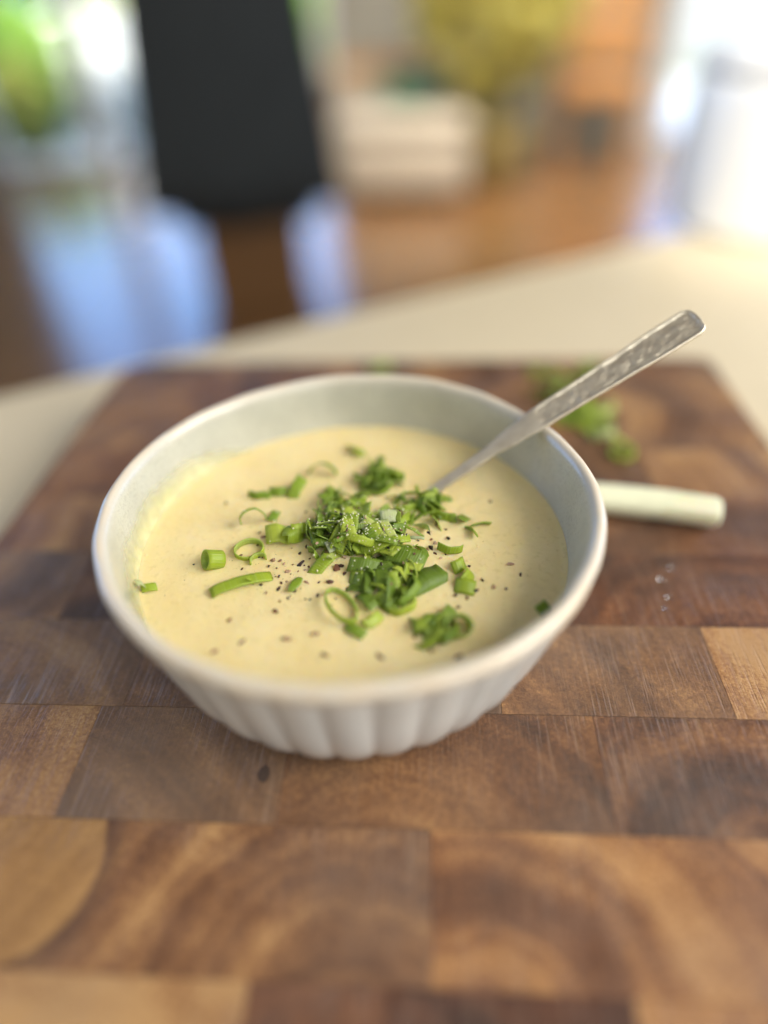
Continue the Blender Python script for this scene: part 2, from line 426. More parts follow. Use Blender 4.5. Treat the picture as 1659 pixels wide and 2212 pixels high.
q = at_y(80, 330, 6.5); bush("garden_bush", q.x, 6.5, .24, .75, 'leafy', "low pale yellow green bush outside the glass door", 8)
q = at_y(690, 60, 9.0); bush("garden_bush", q.x, 9.0, .8, 1.15, 'leaf', "dull green bush outside right of the charcoal chair", 13)
HG = empty("hedge", (-5.5, 14, FL - .1))
def hpos(rn_): return Vector((rn_.uniform(-5.5, 5.2), rn_.uniform(-.5, .5), rn_.uniform(0, 1.9) + .25 * math.sin(rn_.uniform(0, 30))))
vv, ff = leaves(4200, .15, hpos, 77); meshobj("foliage", vv, ff, M['leafy'], HG, False)
for k in range(12):
    b = bmesh.new(); bmesh.ops.create_cone(b, segments=6, radius1=.05, radius2=.03, depth=1.2, matrix=Matrix.Translation((-5 + .9 * k, 0, .6)), cap_ends=True); bmobj("stem", b, M['stem'], HG)
tag(HG, "long bright green hedge at the far end of the garden", "hedge")
# white round planter outside
q = at_y(218, 180, 7.6)
P = empty("planter", (q.x, 7.6, FL - .04))
vv, ff = lathe([(0.0, 0), (.30, 0), (.43, .16), (.50, .42), (.47, .68), (.40, .86), (.42, .89), (.38, .90), (.35, .84), (0.0, .82)], 28)
meshobj("pot", vv, ff, M['render'], P)
tag(P, "round white planter standing outside the glass door", "planter")
b = bmesh.new(); box(b, 2.6, 8, 9.2, 9.4, FL - .1, .55, .01)
tag(bmobj("garden_wall", b, M['render']), "white rendered garden wall seen through the right hand door", "wall")

# charcoal chair with tall back
C = empty("dining_chair", (-0.435, 2.52, FL), R(8))
b = bmesh.new()
n = 42
vv, ff = [], []
for j in range(9):
    z = .49 + (1.22 - .49) * j / 8
    hw = .350 - .105 * (j / 8)
    for side, y in ((0, -.045), (1, .035)):
        for i in range(n + 1):
            u = -1 + 2 * i / n
            vv.append((hw * u + .0, y - .012 * abs(math.cos(u * 7.5)) * (1 if side == 0 else 0) + .06 * u * u * .6 - (z - .44) * .12 + (.008 if side == 0 else -.008) * 0, z + (-.06 * (1 - abs(u)) if j == 0 else 0)))
W2 = 2 * (n + 1)
for j in range(8):
    for i in range(n):
        a = j * W2 + i; ff.append((a, a + 1, a + 1 + W2, a + W2))
        a = j * W2 + n + 1 + i; ff.append((a + 1, a, a + W2, a + 1 + W2))
    a = j * W2; ff.append((a + n + 1, a, a + W2, a + W2 + n + 1)); ff.append((a + n, a + W2 - 1, a + 2 * W2 - 1, a + W2 + n))
for i in range(n):
    ff.append((i + 1, i, n + 1 + i, n + 2 + i)); a = 8 * W2 + i; ff.append((a, a + 1, a + n + 2, a + n + 1))
meshobj("backrest", vv, ff, M['charcoal'], C)
b = bmesh.new(); box(b, -.25, .25, .02, .48, .40, .50, .03); bmobj("seat", b, M['charcoal'], C, True)
b = bmesh.new(); box(b, -.19, .19, .02, .30, .05, .40, .02); bmobj("pedestal", b, M['leg'], C)
b = bmesh.new(); box(b, -.22, .22, -.03, .40, 0, .05, .012); bmobj("foot_plate", b, M['leg'], C)
tag(C, "tall charcoal fabric chair on a brown wooden pedestal, standing on the floor", "chair")

# beige ottoman with a green cushion, plant, wooden chair
O = empty("ottoman", (.22, 4.45, FL), R(-6))
b = bmesh.new(); box(b, -.38, .38, -.26, .3, .06, .36, .05); bmobj("body", b, M['beige'], O, True)
b = bmesh.new(); box(b, -.39, .39, -.27, .31, .36, .45, .04); bmobj("seat_pad", b, M['beige'], O, True)
for (x, y) in ((-.33, -.2), (.33, -.2), (-.33, .24), (.33, .24)):
    b = bmesh.new(); bmesh.ops.create_cone(b, segments=10, radius1=.02, radius2=.025, depth=.07, matrix=Matrix.Translation((x, y, .034)), cap_ends=True); bmobj("foot", b, M['leg'], O)
tag(O, "beige upholstered ottoman on the floor behind the bowl", "ottoman")
b = bmesh.new(); bmesh.ops.create_uvsphere(b, u_segments=20, v_segments=12, radius=1)
for v in b.verts:
    v.co = Vector((math.copysign(abs(v.co.x) ** .6, v.co.x) * .19, math.copysign(abs(v.co.y) ** .6, v.co.y) * .15, v.co.z * .07))
g = bmobj("cushion", b, M['greenfab'], None, True, (.30, 4.72, FL + .522)); tag(g, "dark green cushion lying on the beige ottoman", "cushion")
B = empty("side_cabinet", (.10, 5.30, FL))
b = bmesh.new(); box(b, -.3, .3, -.2, .2, 0.05, .62, .008); bmobj("body", b, M['orangewood'], B)
b = bmesh.new(); box(b, -.28, .28, -.222, -.203, .09, .58, .004); dr = bmobj("door", b, M['beige'], B)
b = bmesh.new(); box(b, .18, .20, -.245, -.223, .3, .42, .002); bmobj("handle", b, M['leg'], dr)
b = bmesh.new(); box(b, -.27, .27, -.18, .18, 0, .049); bmobj("plinth", b, M['leg'], B)
tag(B, "low tan wooden cabinet against the wall beside the charcoal chair", "cabinet")

PL = empty("potted_plant", (.80, 4.55, FL))
vv, ff = lathe([(0, 0), (.13, 0), (.16, .1), (.19, .30), (.20, .36), (.185, .37), (.17, .33), (0, .32)], 24)
meshobj("pot", vv, ff, M['basket'], PL)
def ppos(rn):
    while True:
        p = Vector((rn.uniform(-1, 1), rn.uniform(-1, 1), rn.uniform(0, 1)))
        w = .22 + .78 * smoothstep(0, .55, p.z)
        if math.hypot(p.x, p.y) < w and noise.noise(p * 3) > -.25: break
    return Vector((p.x * .47 - .10 * p.z, p.y * .32, .30 + p.z * 1.05))
vv, ff = leaves(1900, .06, ppos, 21); meshobj("foliage", vv, ff, M['leafo'], PL, False)
for k in range(6):
    b = bmesh.new(); q = Matrix.Translation((0, 0, .6)) @ Euler((random.uniform(-.3, .3), random.uniform(-.3, .3), 0)).to_matrix().to_4x4()
    bmesh.ops.create_cone(b, segments=6, radius1=.02, radius2=.008, depth=.7, matrix=q, cap_ends=True); bmobj("stem", b, M['stem'], PL)
tag(PL, "bushy olive yellow houseplant in an olive brown pot beside the ottoman", "plant")

WC = empty("wooden_chair", (1.50, 4.95, FL), R(-14))
b = bmesh.new(); box(b, -.24, .24, -.22, .22, .43, .47, .008); bmobj("seat", b, M['orangewood'], WC)
for i, (z0, z1) in enumerate(((.62, .80), (.86, 1.08))):
    b = bmesh.new(); box(b, -.205, .205, .17, .19, z0, z1, .006); bmobj("back_rail", b, M['orangewood'], WC)
for (x, y, h) in ((-.22, -.2, .429), (.22, -.2, .429), (-.225, .2, 1.1), (.225, .2, 1.1)):
    b = bmesh.new(); box(b, x - .018, x + .018, y - .018, y + .018, 0, h, .004); bmobj("leg", b, M['orangewood'], WC)
b = bmesh.new(); box(b, -.19, .19, -.19, .15, .471, .53, .02); bmobj("seat_cushion", b, M['orangewood'], WC, True)
tag(WC, "orange brown wooden chair against the wall right of the plant", "chair")

# ---------------------------------------------------------------- counter
CZ = -0.036
pa, pb = at(0, 855, CZ), at(1300, 545, CZ)
e1 = (pb - pa).normalized(); e2 = Vector((-e1.y, e1.x, 0)); ang = math.atan2(e1.y, e1.x)
K = empty("kitchen_counter", (pa.x, pa.y, FL), ang)
b = bmesh.new(); box(b, -1.3, 1.75, -.95, 0, CZ - .03 - FL, CZ - FL, .003); bmobj("worktop", b, M['counter'], K)
b = bmesh.new(); box(b, -1.28, 1.73, -.92, -.03, 0.0, CZ - .031 - FL); bmobj("cabinet", b, M['cabinet'], K)
tag(K, "cream kitchen counter under the cutting board", "counter")
# white crock on the counter
Q = empty("crock", (.412, .722, CZ))
vv, ff = lathe([(0, 0), (.088, 0), (.0945, .004), (.097, .012), (.097, .12), (.095, .130), (.088, .134), (.088, .12), (.086, .02), (0, .016)], 48)
meshobj("body", vv, ff, M['white'], Q)
vv, ff = lathe([(0, .136), (.0945, .136), (.0955, .140), (.094, .150), (.06, .160), (.02, .163), (.018, .176), (.024, .184), (.015, .192), (0, .193)], 48)
meshobj("lid", vv, ff, M['white'], Q)
tag(Q, "white lidded crock standing on the counter at the right edge", "crock")

# ---------------------------------------------------------------- cutting board
TH = -0.079
mu = Vector((math.cos(TH), math.sin(TH), 0)); nv = Vector((-math.sin(TH), math.cos(TH), 0))
BO = empty("cutting_board", (0, 0, CZ), TH)
def uv_of(px, py):
    p = at(px, py, 0); return mu.dot(p), nv.dot(p)
U0b, U1b, VF, VN = -.1857, .1673, .3719, -.03
TB = -CZ
def circle3(a, b, c):
    ax, ay = a; bx, by = b; cx, cy = c
    d = 2 * (ax * (by - cy) + bx * (cy - ay) + cx * (ay - by))
    ux = ((ax * ax + ay * ay) * (by - cy) + (bx * bx + by * by) * (cy - ay) + (cx * cx + cy * cy) * (ay - by)) / d
    uy = ((ax * ax + ay * ay) * (cx - bx) + (bx * bx + by * by) * (ax - cx) + (cx * cx + cy * cy) * (bx - ax)) / d
    return ux, uy, math.hypot(ax - ux, ay - uy)
def block(u0, u1, v0, v1, ring, tone, corner=None, sap=None):
    g = .00006
    cx, cy = (u0 + u1) / 2, (v0 + v1) / 2
    out = []
    pts = [(u0 + g, v0 + g, 'a'), (u1 - g, v0 + g, 'b'), (u1 - g, v1 - g, 'c'), (u0 + g, v1 - g, 'd')]
    rr = .016 if corner == 'd' else .009
    for (x, y, k) in pts:
        if k == corner:
            a0 = {'a': 180, 'b': 270, 'c': 0, 'd': 90}[k]
            ox = x + (rr if k in 'ad' else -rr); oy = y + (rr if k in 'ab' else -rr)
            for i in range(9):
                a = R(a0 + 90 * i / 8); out.append((ox + rr * math.cos(a), oy + rr * math.sin(a)))
        else: out.append((x, y))
    n = len(out); ch = .00010
    ins = []
    for (x, y) in out:
        dx, dy = x - cx, y - cy; ins.append((x - math.copysign(ch, dx), y - math.copysign(ch, dy)))
    dz = random.uniform(-.00010, .00010)
    vv = [(x - cx, y - cy, 0.0005) for x, y in out] + [(x - cx, y - cy, TB - ch * .8 + dz) for x, y in out] + [(x - cx, y - cy, TB + dz) for x, y in ins]
    ff = [tuple(range(2 * n, 3 * n)), tuple(reversed(range(n)))]
    for L in range(2):
        for i in range(n):
            j = (i + 1) % n; ff.append((L * n + i, L * n + j, (L + 1) * n + j, (L + 1) * n + i))
    o = meshobj("block", vv, ff, M['wood'], BO, False, (cx, cy, 0))
    o["ring"] = [float(ring[0] - cx), float(ring[1] - cy), float(ring[2])]
    o["sapwood"] = [float(sap[0] - cx), float(sap[1] - cy), float(sap[2])] if sap else [5.0, 5.0, 0.0]
    o["tone"] = [float(tone[0]), float(tone[1]), float(tone[2])]
    return o
ROWS = [-.03, .0123, .0500, .0877, .1254, .1631, .2008, .2385, .2762, .3139, .3516, .3719]
# joints measured in the photograph for the rows one can make out; (tone, warmth, ring centre, ring frequency) per block
def uu(px, py): return uv_of(px, py)[0]
def rc(px, py, f): a, b_ = uv_of(px, py); return (a, b_, f)
ROWDATA = {
    1: ([uu(530, 2160), uu(835, 2180), uu(1375, 2190)],
        [(.62, .1, (-.10, -.05, 45)), (.28, .9, (0, -.02, 60)), (.12, .9, (.03, .09, 60)), (.45, .4, (.2, 0, 60))]),
    2: ([uu(930, 1960)],
        [(.36, .1, rc(760, 2330, 62)), (.46, .45, rc(1010, 2330, 75))]),
    3: ([uu(144, 1700), uu(607, 1700), uu(1296, 1620)],
        [(.46, -.3, (-.3, .1, 60)), (.30, -.85, (-.15, .02, 70)), (.28, -.1, rc(800, 2050, 55)), (.25, .2, rc(1680, 1900, 75))]),
    4: ([uu(300, 1440), uu(1075, 1450), uu(1550, 1450)],
        [(.27, -.9, (-.2, .05, 70)), (.25, -.6, (-.1, .2, 60)), (.27, -.35, rc(700, 1750, 60)), (.58, .2, (.3, .25, 60))]),
    5: ([uu(150, 1290), uu(900, 1250)], [(.36, -.7, (-.2, .2, 70)), (.25, -.3, (-.1, .1, 60)), (.18, .65, rc(1700, 1520, 60))]),
}
SAP = {(2, 0): circle3(uv_of(235, 1770), uv_of(140, 1995), uv_of(0, 2085)),
       (3, 3): circle3(uv_of(1659, 1760), uv_of(1560, 1850), uv_of(1659, 1700)) if 0 else None}
for r in range(len(ROWS) - 1):
    v0, v1 = ROWS[r], ROWS[r + 1]
    if r in ROWDATA: js, prm = ROWDATA[r]
    else:
        js = []; u = U0b + random.uniform(.04, .08)
        while u < U1b - .03: js.append(u); u += random.choice([.06, .075, .09, .11])
        prm = [(random.choice([.2, .26, .32, .38, .46, .28]), random.choice([-.2, .0, .2, .3]), (random.uniform(-.2, .2), v0 + random.uniform(-.12, .1), random.uniform(50, 85))) for _ in range(len(js) + 1)]
    js = [j for j in js if U0b + .01 < j < U1b - .01]
    ed = [U0b] + js + [U1b]
    for k in range(len(ed) - 1):
        t_, w_, ring = prm[k]
        cn = None
        if r == len(ROWS) - 2: cn = 'd' if k == 0 else ('c' if k == len(ed) - 2 else None)
        block(ed[k], ed[k + 1], v0, v1, ring, (t_, random.uniform(0, 50), w_), cn, SAP.get((r, k)))
# dark knot in the block in front of the bowl
ku, kv = uv_of(570, 1672)
vv = [(0, 0, .0)]
for i in range(20):
    a = 2 * math.pi * i / 20; rr = 1 + .18 * noise.noise(Vector((math.cos(a), math.sin(a), 3))); vv.append((.0018 * rr * math.cos(a), .0028 * rr * math.sin(a), -.0000))
meshobj("knot", vv, [(0, i + 1, (i + 1) % 20 + 1) for i in range(20)], M['knot'], BO, False, (ku, kv, TB + .00022))
tag(BO, "worn end grain wooden cutting board of glued blocks under the bowl", "cutting board")

# ---------------------------------------------------------------- bowl
BX, BY = -.0115, .1691
prof = [(0, .003, 0, 0), (.047, .003, 0, 0), (.051, .0008, 0, 0), (.0545, 0, 0, 0), (.0578, .0008, 0, 0), (.0618, .0042, 0, 0), (.0650, .0090, 0, 0), (.0677, .0145, 0, 0), (.0698, .0205, 0, 0), (.0717, .0270, 0, 0), (.0735, .0335, 0, 0),
        (.0752, .0395, 0, 0), (.0767, .0445, 0, 0), (.0779, .0485, 0, 0), (.0788, .0520, 0, .1), (.0795, .0545, 0, .6), (.0797, .0557, 0, 1), (.0793, .0568, .1, 1), (.0783, .0576, .3, 1), (.0771, .0577, .5, .9), (.0760, .0570, .8, .6),
        (.0751, .0557, 1, .2), (.0743, .0525, 1, 0), (.0735, .0475, 1, 0), (.0725, .0425, 1, 0), (.0713, .0370, 1, 0), (.0695, .0310, 1, 0), (.066, .0230, 1, 0), (.060, .0150, 1, 0), (.050, .0090, 1, 0), (.030, .0065, 1, 0), (0, .006, 1, 0)]
# denser profile
P2 = []
for i in range(len(prof) - 1):
    a, b_ = prof[i], prof[i + 1]
    for k in range(2): P2.append(tuple(a[q] + (b_[q] - a[q]) * k / 2 for q in range(4)))
P2.append(prof[-1])
NB = 36 * 12
def oval(a): return 1 - .028 * max(0.0, math.cos(a + R(115))) ** 2      # the front is pressed in a little
def wob(a): return .0007 * noise.noise(Vector((math.cos(a) * 1.6, math.sin(a) * 1.6, 4))) + .0003 * noise.noise(Vector((math.cos(a) * 5, math.sin(a) * 5, 9)))
vv, ff, inside, rimv = [], [], [], []
for (r, z, q, w) in P2:
    hgt = smoothstep(.01, .056, z)
    for k in range(NB):
        a = 2 * math.pi * k / NB
        fl = 0
        if q == 0:
            mask = smoothstep(.0548, .0522, z) * smoothstep(.001, .006, z)
            fl = -.0013 * (1 - abs(math.cos(18 * a)) ** .7) * mask
        rr = (r + fl) * (1 + (oval(a) - 1) * hgt) + wob(a) * 1.3 * hgt
        vv.append((rr * math.cos(a), rr * math.sin(a), z + wob(a + 1.3) * 1.1 * hgt)); inside.append(q); rimv.append(w)
for i in range(len(P2) - 1):
    for k in range(NB):
        a = i * NB + k; b_ = i * NB + (k + 1) % NB; ff.append((a, b_, b_ + NB, a + NB))
bowl = meshobj("bowl", vv, ff, M['glaze'], None, True, (BX, BY, .0002))
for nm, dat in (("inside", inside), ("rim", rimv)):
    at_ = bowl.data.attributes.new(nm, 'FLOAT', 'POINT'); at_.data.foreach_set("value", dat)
tag(bowl, "white fluted ceramic bowl with speckled grey inside, full of pale soup", "bowl")

# ---------------------------------------------------------------- soup
SZ = .0368
HEAP = at(800, 1165, SZ); SPX = at(932, 1064, SZ)
vv, ff = [], []
NR, NA = 90, 200
for i in range(NR + 1):
    rr0 = .0716 * (i / NR) ** .9 if i else 0
    for k in range(NA):
        a = 2 * math.pi * k / NA
        rr = rr0; x, y = rr * oval(a) * math.cos(a), rr * oval(a) * math.sin(a)
        z = .00022 * noise.noise(Vector((x * 60, y * 60, 0))) + .00012 * noise.noise(Vector((x * 190, y * 190, 2)))
        # skin wrinkled by the spoon
        wx, wy = x - .030, y - .018
        g = math.exp(-(wx * wx + wy * wy) / (2 * .013 ** 2))
        z += g * .0008 * noise.noise(Vector((wx * 150 + wy * 90, wy * 300 - wx * 60, 5)))
        z += .0005 * smoothstep(.0695, .0716, rr)
        sx_, sy_ = x + BX - SPX.x, y + BY - SPX.y; z += .0012 * math.exp(-(sx_ * sx_ + sy_ * sy_) / (2 * .0028 ** 2))
        hx, hy = x + BX - HEAP.x, y + BY - HEAP.y
        z += .0016 * math.exp(-(hx * hx + hy * hy) / (2 * .013 ** 2))
        vv.append((x, y, z))
for i in range(NR):
    for k in range(NA):
        a = i * NA + k; b_ = i * NA + (k + 1) % NA; ff.append((a, a + NA, b_ + NA, b_))
soup = meshobj("soup", vv, ff, M['soup'], None, True, (BX, BY, SZ))
tag(soup, "thick pale yellow soup filling the fluted white bowl", "soup")
# film of soup left on the bowl wall
innp = [(z, r) for (r, z, q, w) in prof if q == 1]
def inner_r(z):
    s = sorted(innp)
    for (z0, r0), (z1, r1) in zip(s, s[1:]):
        if z0 <= z <= z1: return r0 + (r1 - r0) * (z - z0) / (z1 - z0)
    return s[-1][1]
vv, ff, fade = [], [], []
NA2, NZ = 260, 18
for i in range(NA2 + 1):
    a = R(120 + (262 - 120) * i / NA2)
    end = smoothstep(0, .2, i / NA2) * smoothstep(1, .85, i / NA2)
    top = SZ + .0004 + end * (.0105 + .0022 * noise.noise(Vector((a * 5, 0, 0))) + .0012 * noise.noise(Vector((a * 19, 3, 0))) + .0002 * noise.noise(Vector((a * 60, 3, 0))))
    for j in range(NZ + 1):
        t_ = j / NZ; z = SZ - .001 + (top - SZ + .001) * t_
        th = .00075 * (1 - t_ ** 4) * (.6 + .25 * noise.noise(Vector((a * 14, z * 300, 7)))) + .00012
        if t_ == 1: th = -.0003
        rr = inner_r(z) * (1 + (oval(a) - 1) * smoothstep(.01, .056, z)) - th + wob(a) * 1.3 * smoothstep(.01, .056, z)
        vv.append((rr * math.cos(a), rr * math.sin(a), z - SZ)); fade.append(max(0.0, 1 - t_ ** 1.6) * (.3 + .7 * end))
for i in range(NA2):
    for j in range(NZ):
        a = i * (NZ + 1) + j; ff.append((a, a + NZ + 1, a + NZ + 2, a + 1))
fo = meshobj("soup_film", vv, ff, M['film'], soup)
at_ = fo.data.attributes.new("fade", 'FLOAT', 'POINT'); at_.data.foreach_set("value", fade)

# ---------------------------------------------------------------- spoon
S0 = at(932, 1064, SZ + .0002)
S1 = at(1152, 912, .0590)
S1 = Vector((S1.x, S1.y, .0592))
dl = (S1 - S0).normalized()
# the tip lies on the line of the handle as nearly as its ray allows
rd = ray(1512, 686).normalized(); w0 = Vector((0, 0, CAMZ)) - S0
a_, b_, d_, e_ = 1, rd.dot(dl), rd.dot(w0), dl.dot(w0)
den = 1 - b_ * b_; sc = (b_ * e_ - d_) / den
TIP = Vector((0, 0, CAMZ)) + rd * sc
print("spoon", S0, S1, TIP, (TIP - S0).length, (S1 - S0).length, "tip px depth", sc)
SP = empty("spoon", S0)
total = (TIP - S0).length; l1 = (S1 - S0).length
d2 = (TIP - S1).normalized()
back = .022
def path(s):   # s from -back (under the soup) to total
    if s < l1 - .012: return S0 + dl * s
    if s > l1 + .012: return S1 + d2 * (s - l1)
    t_ = (s - (l1 - .012)) / .024; A = S0 + dl * (l1 - .012); Bp = S1; Cc = S1 + d2 * .012
    return A * (1 - t_) ** 2 + Bp * 2 * t_ * (1 - t_) + Cc * t_ ** 2
view = (Vector((0, 0, CAMZ)) - (S1 + TIP) / 2).normalized()
def hwidth(s):
    pts = [(-back, .0021), (0, .00215), (l1 * .55, .0025), (l1 * .86, .0040), (l1 + .002, .0048), (l1 + .012, .0049), (l1 + .035, .0054), (total - .014, .0060), (total, .0060)]
    for (a, w), (b, x) in zip(pts, pts[1:]):
        if s <= b: 
            t_ = smoothstep(a, b, s); return w + (x - w) * t_
    return pts[-1][1]
ns, nt = 190, 26
vv, ff = [], []
def frame(s):
    T = (path(s + .001) - path(s - .001)).normalized()
    up = (Vector((0, 0, 1)) * .75 + view * .5); up = (up - T * up.dot(T)).normalized()
    return T, up, T.cross(up)
endr = .0050; pan = []
for i in range(ns + 1):
    s = -back + (total + back) * (i / ns)
    w = hwidth(s)
    q = total - s
    if q < endr: w *= max(0.0, 1 - ((endr - q) / endr) ** 2.8) ** (1 / 2.8) * .995 + .005
    T, up, sd = frame(s); c = path(s)
    for j in range(nt + 1):
        v = -1 + 2 * j / nt
        edge = min(w * (1 - abs(v)), q * .9)                  # distance to the outline
        top = .0010 * (1 - .35 * v * v)
        ps = smoothstep(l1 - .0015, l1 + .0045 , s - .0035 * abs(v) ** 2)
        inpanel = ps * smoothstep(.0009, .0016, edge) if s > l1 - .004 else 0
        rel = 0
        if inpanel > 0:
            p = Vector((s * 330, v * w * 420, 1.7))
            rel = .00040 * noise.noise(p) + .00026 * noise.noise(p * 2.3) + .00008 * math.sin(s * 900 + 5 * noise.noise(p * .4)) * math.cos(v * 4)
        top += -inpanel * .00062 + inpanel * rel
        top += .0002 * smoothstep(.0016, .0009, edge) * ps
        if edge < .0004: top -= .0006 * (1 - edge / .0004)
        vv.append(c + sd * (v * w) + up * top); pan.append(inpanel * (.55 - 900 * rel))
for i in range(ns + 1):
    s = -back + (total + back) * (i / ns); w = hwidth(s); q = total - s
    if q < endr: w *= max(0.0, 1 - ((endr - q) / endr) ** 2.8) ** (1 / 2.8) * .995 + .005
    T, up, sd = frame(s); c = path(s)
    for j in range(nt + 1):
        v = -1 + 2 * j / nt
        vv.append(c + sd * (v * w) - up * .0009 * (1 - v ** 4))
N1 = (ns + 1) * (nt + 1)
for i in range(ns):
    for j in range(nt):
        a = i * (nt + 1) + j; ff.append((a, a + 1, a + nt + 2, a + nt + 1)); a += N1; ff.append((a + 1, a, a + nt + 1, a + nt + 2))
    a = i * (nt + 1); ff.append((a + N1, a, a + nt + 1, a + nt + 1 + N1)); a += nt; ff.append((a, a + N1, a + nt + 1 + N1, a + nt + 1))
vv = [Vector(v) - S0 for v in vv]
ho = meshobj("handle", vv, ff, M['steel'], SP)
at_ = ho.data.attributes.new("panel_dark", 'FLOAT', 'POINT'); at_.data.foreach_set("value", [max(0.0, min(1.0, q)) for q in pan] + [0.0] * (len(vv) - len(pan)))  # darker colour inside the embossed panel, strongest in its hollows
# the dish of the spoon, under the soup
e = path(-back) - S0
bm = bmesh.new(); bmesh.ops.create_uvsphere(bm, u_segments=24, v_segments=12, radius=1)
bmesh.ops.delete(bm, geom=[v for v in bm.verts if v.co.z > .05], context='VERTS')
hd = Vector((dl.x, dl.y, 0)).normalized()
for v in bm.verts:
    q = v.co.copy(); v.co = e + Vector((-hd.x * .014, -hd.y * .014, -.001)) + hd * q.x * .018 + Vector((-hd.y, hd.x, 0)) * q.y * .011 + Vector((0, 0, q.z * .005))
bmesh.ops.solidify(bm, geom=bm.faces[:], thickness=.0008)
bmobj("spoon_dish", bm, M['steel'], SP, True)
tag(SP, "silver spoon with embossed handle resting on the bowl rim, dipped in soup", "spoon")

# ---------------------------------------------------------------- scallion pieces
def slice_mesh(L, Wd, curl, th=.00042, taper=0.0, fold=0.0, oval=0.0, twist=0.0, seed=0):
    """strip of leaf: length L along the curl, width Wd; curl in radians (2 pi closes a ring)"""
    rn = random.Random(seed)
    closed = curl > 6.2
    nu = max(8, int(6 + abs(curl) * 5)); nv_ = 4
    rad = L / curl if abs(curl) > .01 else None
    so = rn.uniform(0, 50)
    front, norm = [], []
    grid = []
    for i in range(nu + 1):
        f = i / nu
        a = (f - .5) * curl
        if rad:
            x, z = rad * math.sin(a) * (1 + oval), rad * (math.cos(a) - (math.cos(curl / 2) if not closed else 0)) * (1 - oval * .6)
            nx, nz = math.sin(a), math.cos(a)
        else: x, z, nx, nz = (f - .5) * L, 0, 0, 1
        wob_ = Vector((noise.noise(Vector((so, f * 3, 0))), noise.noise(Vector((so, f * 3, 7))), noise.noise(Vector((so, f * 3, 14))))) * (L * .045 if not closed else 0)
        wl = 1 - taper * abs(2 * f - 1) ** 1.5
        row = []
        for j in range(nv_ + 1):
            g = j / nv_ - .5
            tw = twist * (f - .5)
            y = g * Wd * wl
            zz = z + nz * (-abs(g) * fold * Wd * 1.0) ; xx = x + nx * (-abs(g) * fold * Wd)
            dy, dz = y * math.cos(tw), y * math.sin(tw)
            slant = .12 * Wd * math.sin(so) * g * 2
            row.append((Vector((xx + slant * nz, dy, zz + dz)) + wob_, Vector((nx, 0, nz)), f * L, g))
        grid.append(row)
    vv, ff, uvs, inn = [], [], [], []
    for lay in (0, 1):
        for row in grid:
            for (p, n_, u_, g_) in row:
                vv.append(p + n_ * (th * (.5 if lay == 0 else -.5))); uvs.append((u_, g_)); inn.append(lay)
    n1 = (nu + 1) * (nv_ + 1); w_ = nv_ + 1
    for i in range(nu):
        for j in range(nv_):
            a = i * w_ + j; ff.append((a, a + w_, a + w_ + 1, a + 1)); a += n1; ff.append((a, a + 1, a + w_ + 1, a + w_))
        a = i * w_; ff.append((a, a + n1, a + n1 + w_, a + w_)); a += nv_; ff.append((a, a + w_, a + w_ + n1, a + n1))
    if not closed:
        for j in range(nv_):
            a = j; ff.append((a, a + 1, a + 1 + n1, a + n1)); a = nu * w_ + j; ff.append((a + 1, a, a + n1, a + 1 + n1))
    return vv, ff, uvs, inn
SCALLIONS = []
def scallion(pos, kind, hue, rot, label, group, seed=0, name="scallion_slice", **kw):
    vv, ff, uvs, inn = slice_mesh(seed=seed, **kw)
    o = meshobj(name, vv, ff, M['green'], None, True, pos)
    me = o.data
    ul = me.uv_layers.new(name="UVMap")
    idx = [0] * len(me.loops); me.loops.foreach_get("vertex_index", idx)
    flat = []
    for v in idx: flat += uvs[v]
    ul.data.foreach_set("uv", flat)
    a = me.attributes.new("inner", 'FLOAT', 'POINT'); a.data.foreach_set("value", [float(x) for x in inn])
    o.rotation_euler = rot; o["hue"] = float(hue)
    tag(o, label, "scallion slice", group); SCALLIONS.append(o)
    return o
mm = .001
def zc(x, y): return 398.2 + .44 * x, 896 + .44 * y      # from the coordinates of one enlarged view to the whole picture
def gp(x, y, dz=0.0):
    px, py = zc(x, y); return at(px, py, SZ + dz)
GS = "scallion slices scattered on the soup"
GH = "scallion slices heaped in the middle of the soup"
def up_ring(x, y, dz, D, h, hue, label, tilt=0, rz=0, oval=.1, group=GS, th=.0005, seed=1):
    # ring lying flat: axis near vertical
    return scallion(gp(x, y, dz * mm), 'ring', hue, (R(90 + tilt), 0, R(rz)), label, group, seed, L=math.pi * D * mm, Wd=h * mm, curl=2 * math.pi, th=th, oval=oval)
def strip(x, y, dz, L, Wd, curl, hue, rot, label, group=GH, seed=1, **kw):
    return scallion(gp(x, y, dz * mm), 'strip', hue, tuple(R(a) for a in rot), label, group, seed, L=L * mm, Wd=Wd * mm, curl=R(curl), **kw)
# single pieces one can point at; coordinates measured in the photograph
scallion(gp(142, 712, 2.2 * mm), 'ring', .60, (R(-28), 0, R(-58)), "small rolled green tube lying alone at the left of the soup", GS, 1, L=.0185, Wd=.0056, curl=2 * math.pi, th=.0007)
up_ring(318, 664, .9, 8.6, 2.4, .74, "thin pale green ring lying flat on the soup left of the heap", tilt=8, rz=10, oval=.12, seed=3)
strip(365, 722, .4, 9, 2.6, 190, .76, (78, 0, 200), "half ring tucked against the pale flat ring", GS, 4, th=.0006)
strip(282, 835, .6, 20.5, 3.6, 45, .58, (14, 2, 22), "long ribbed green strip lying at the left front of the heap", GS, 5)
strip(316, 822, 1.6, 8, 1.2, 60, .62, (60, 70, 80), "curly green sliver crossing the long ribbed strip", GS, 6, taper=.7)
strip(340, 525, 2.2, 14.5, 2.6, 190, .50, (-28, 0, 12), "arched green hoop standing at the upper left of the heap", GS, 7)
strip(440, 497, 1.0, 5, 3.0, 30, .35, (20, -10, 70), "short dark green chip beside the arched hoop", GS, 8)
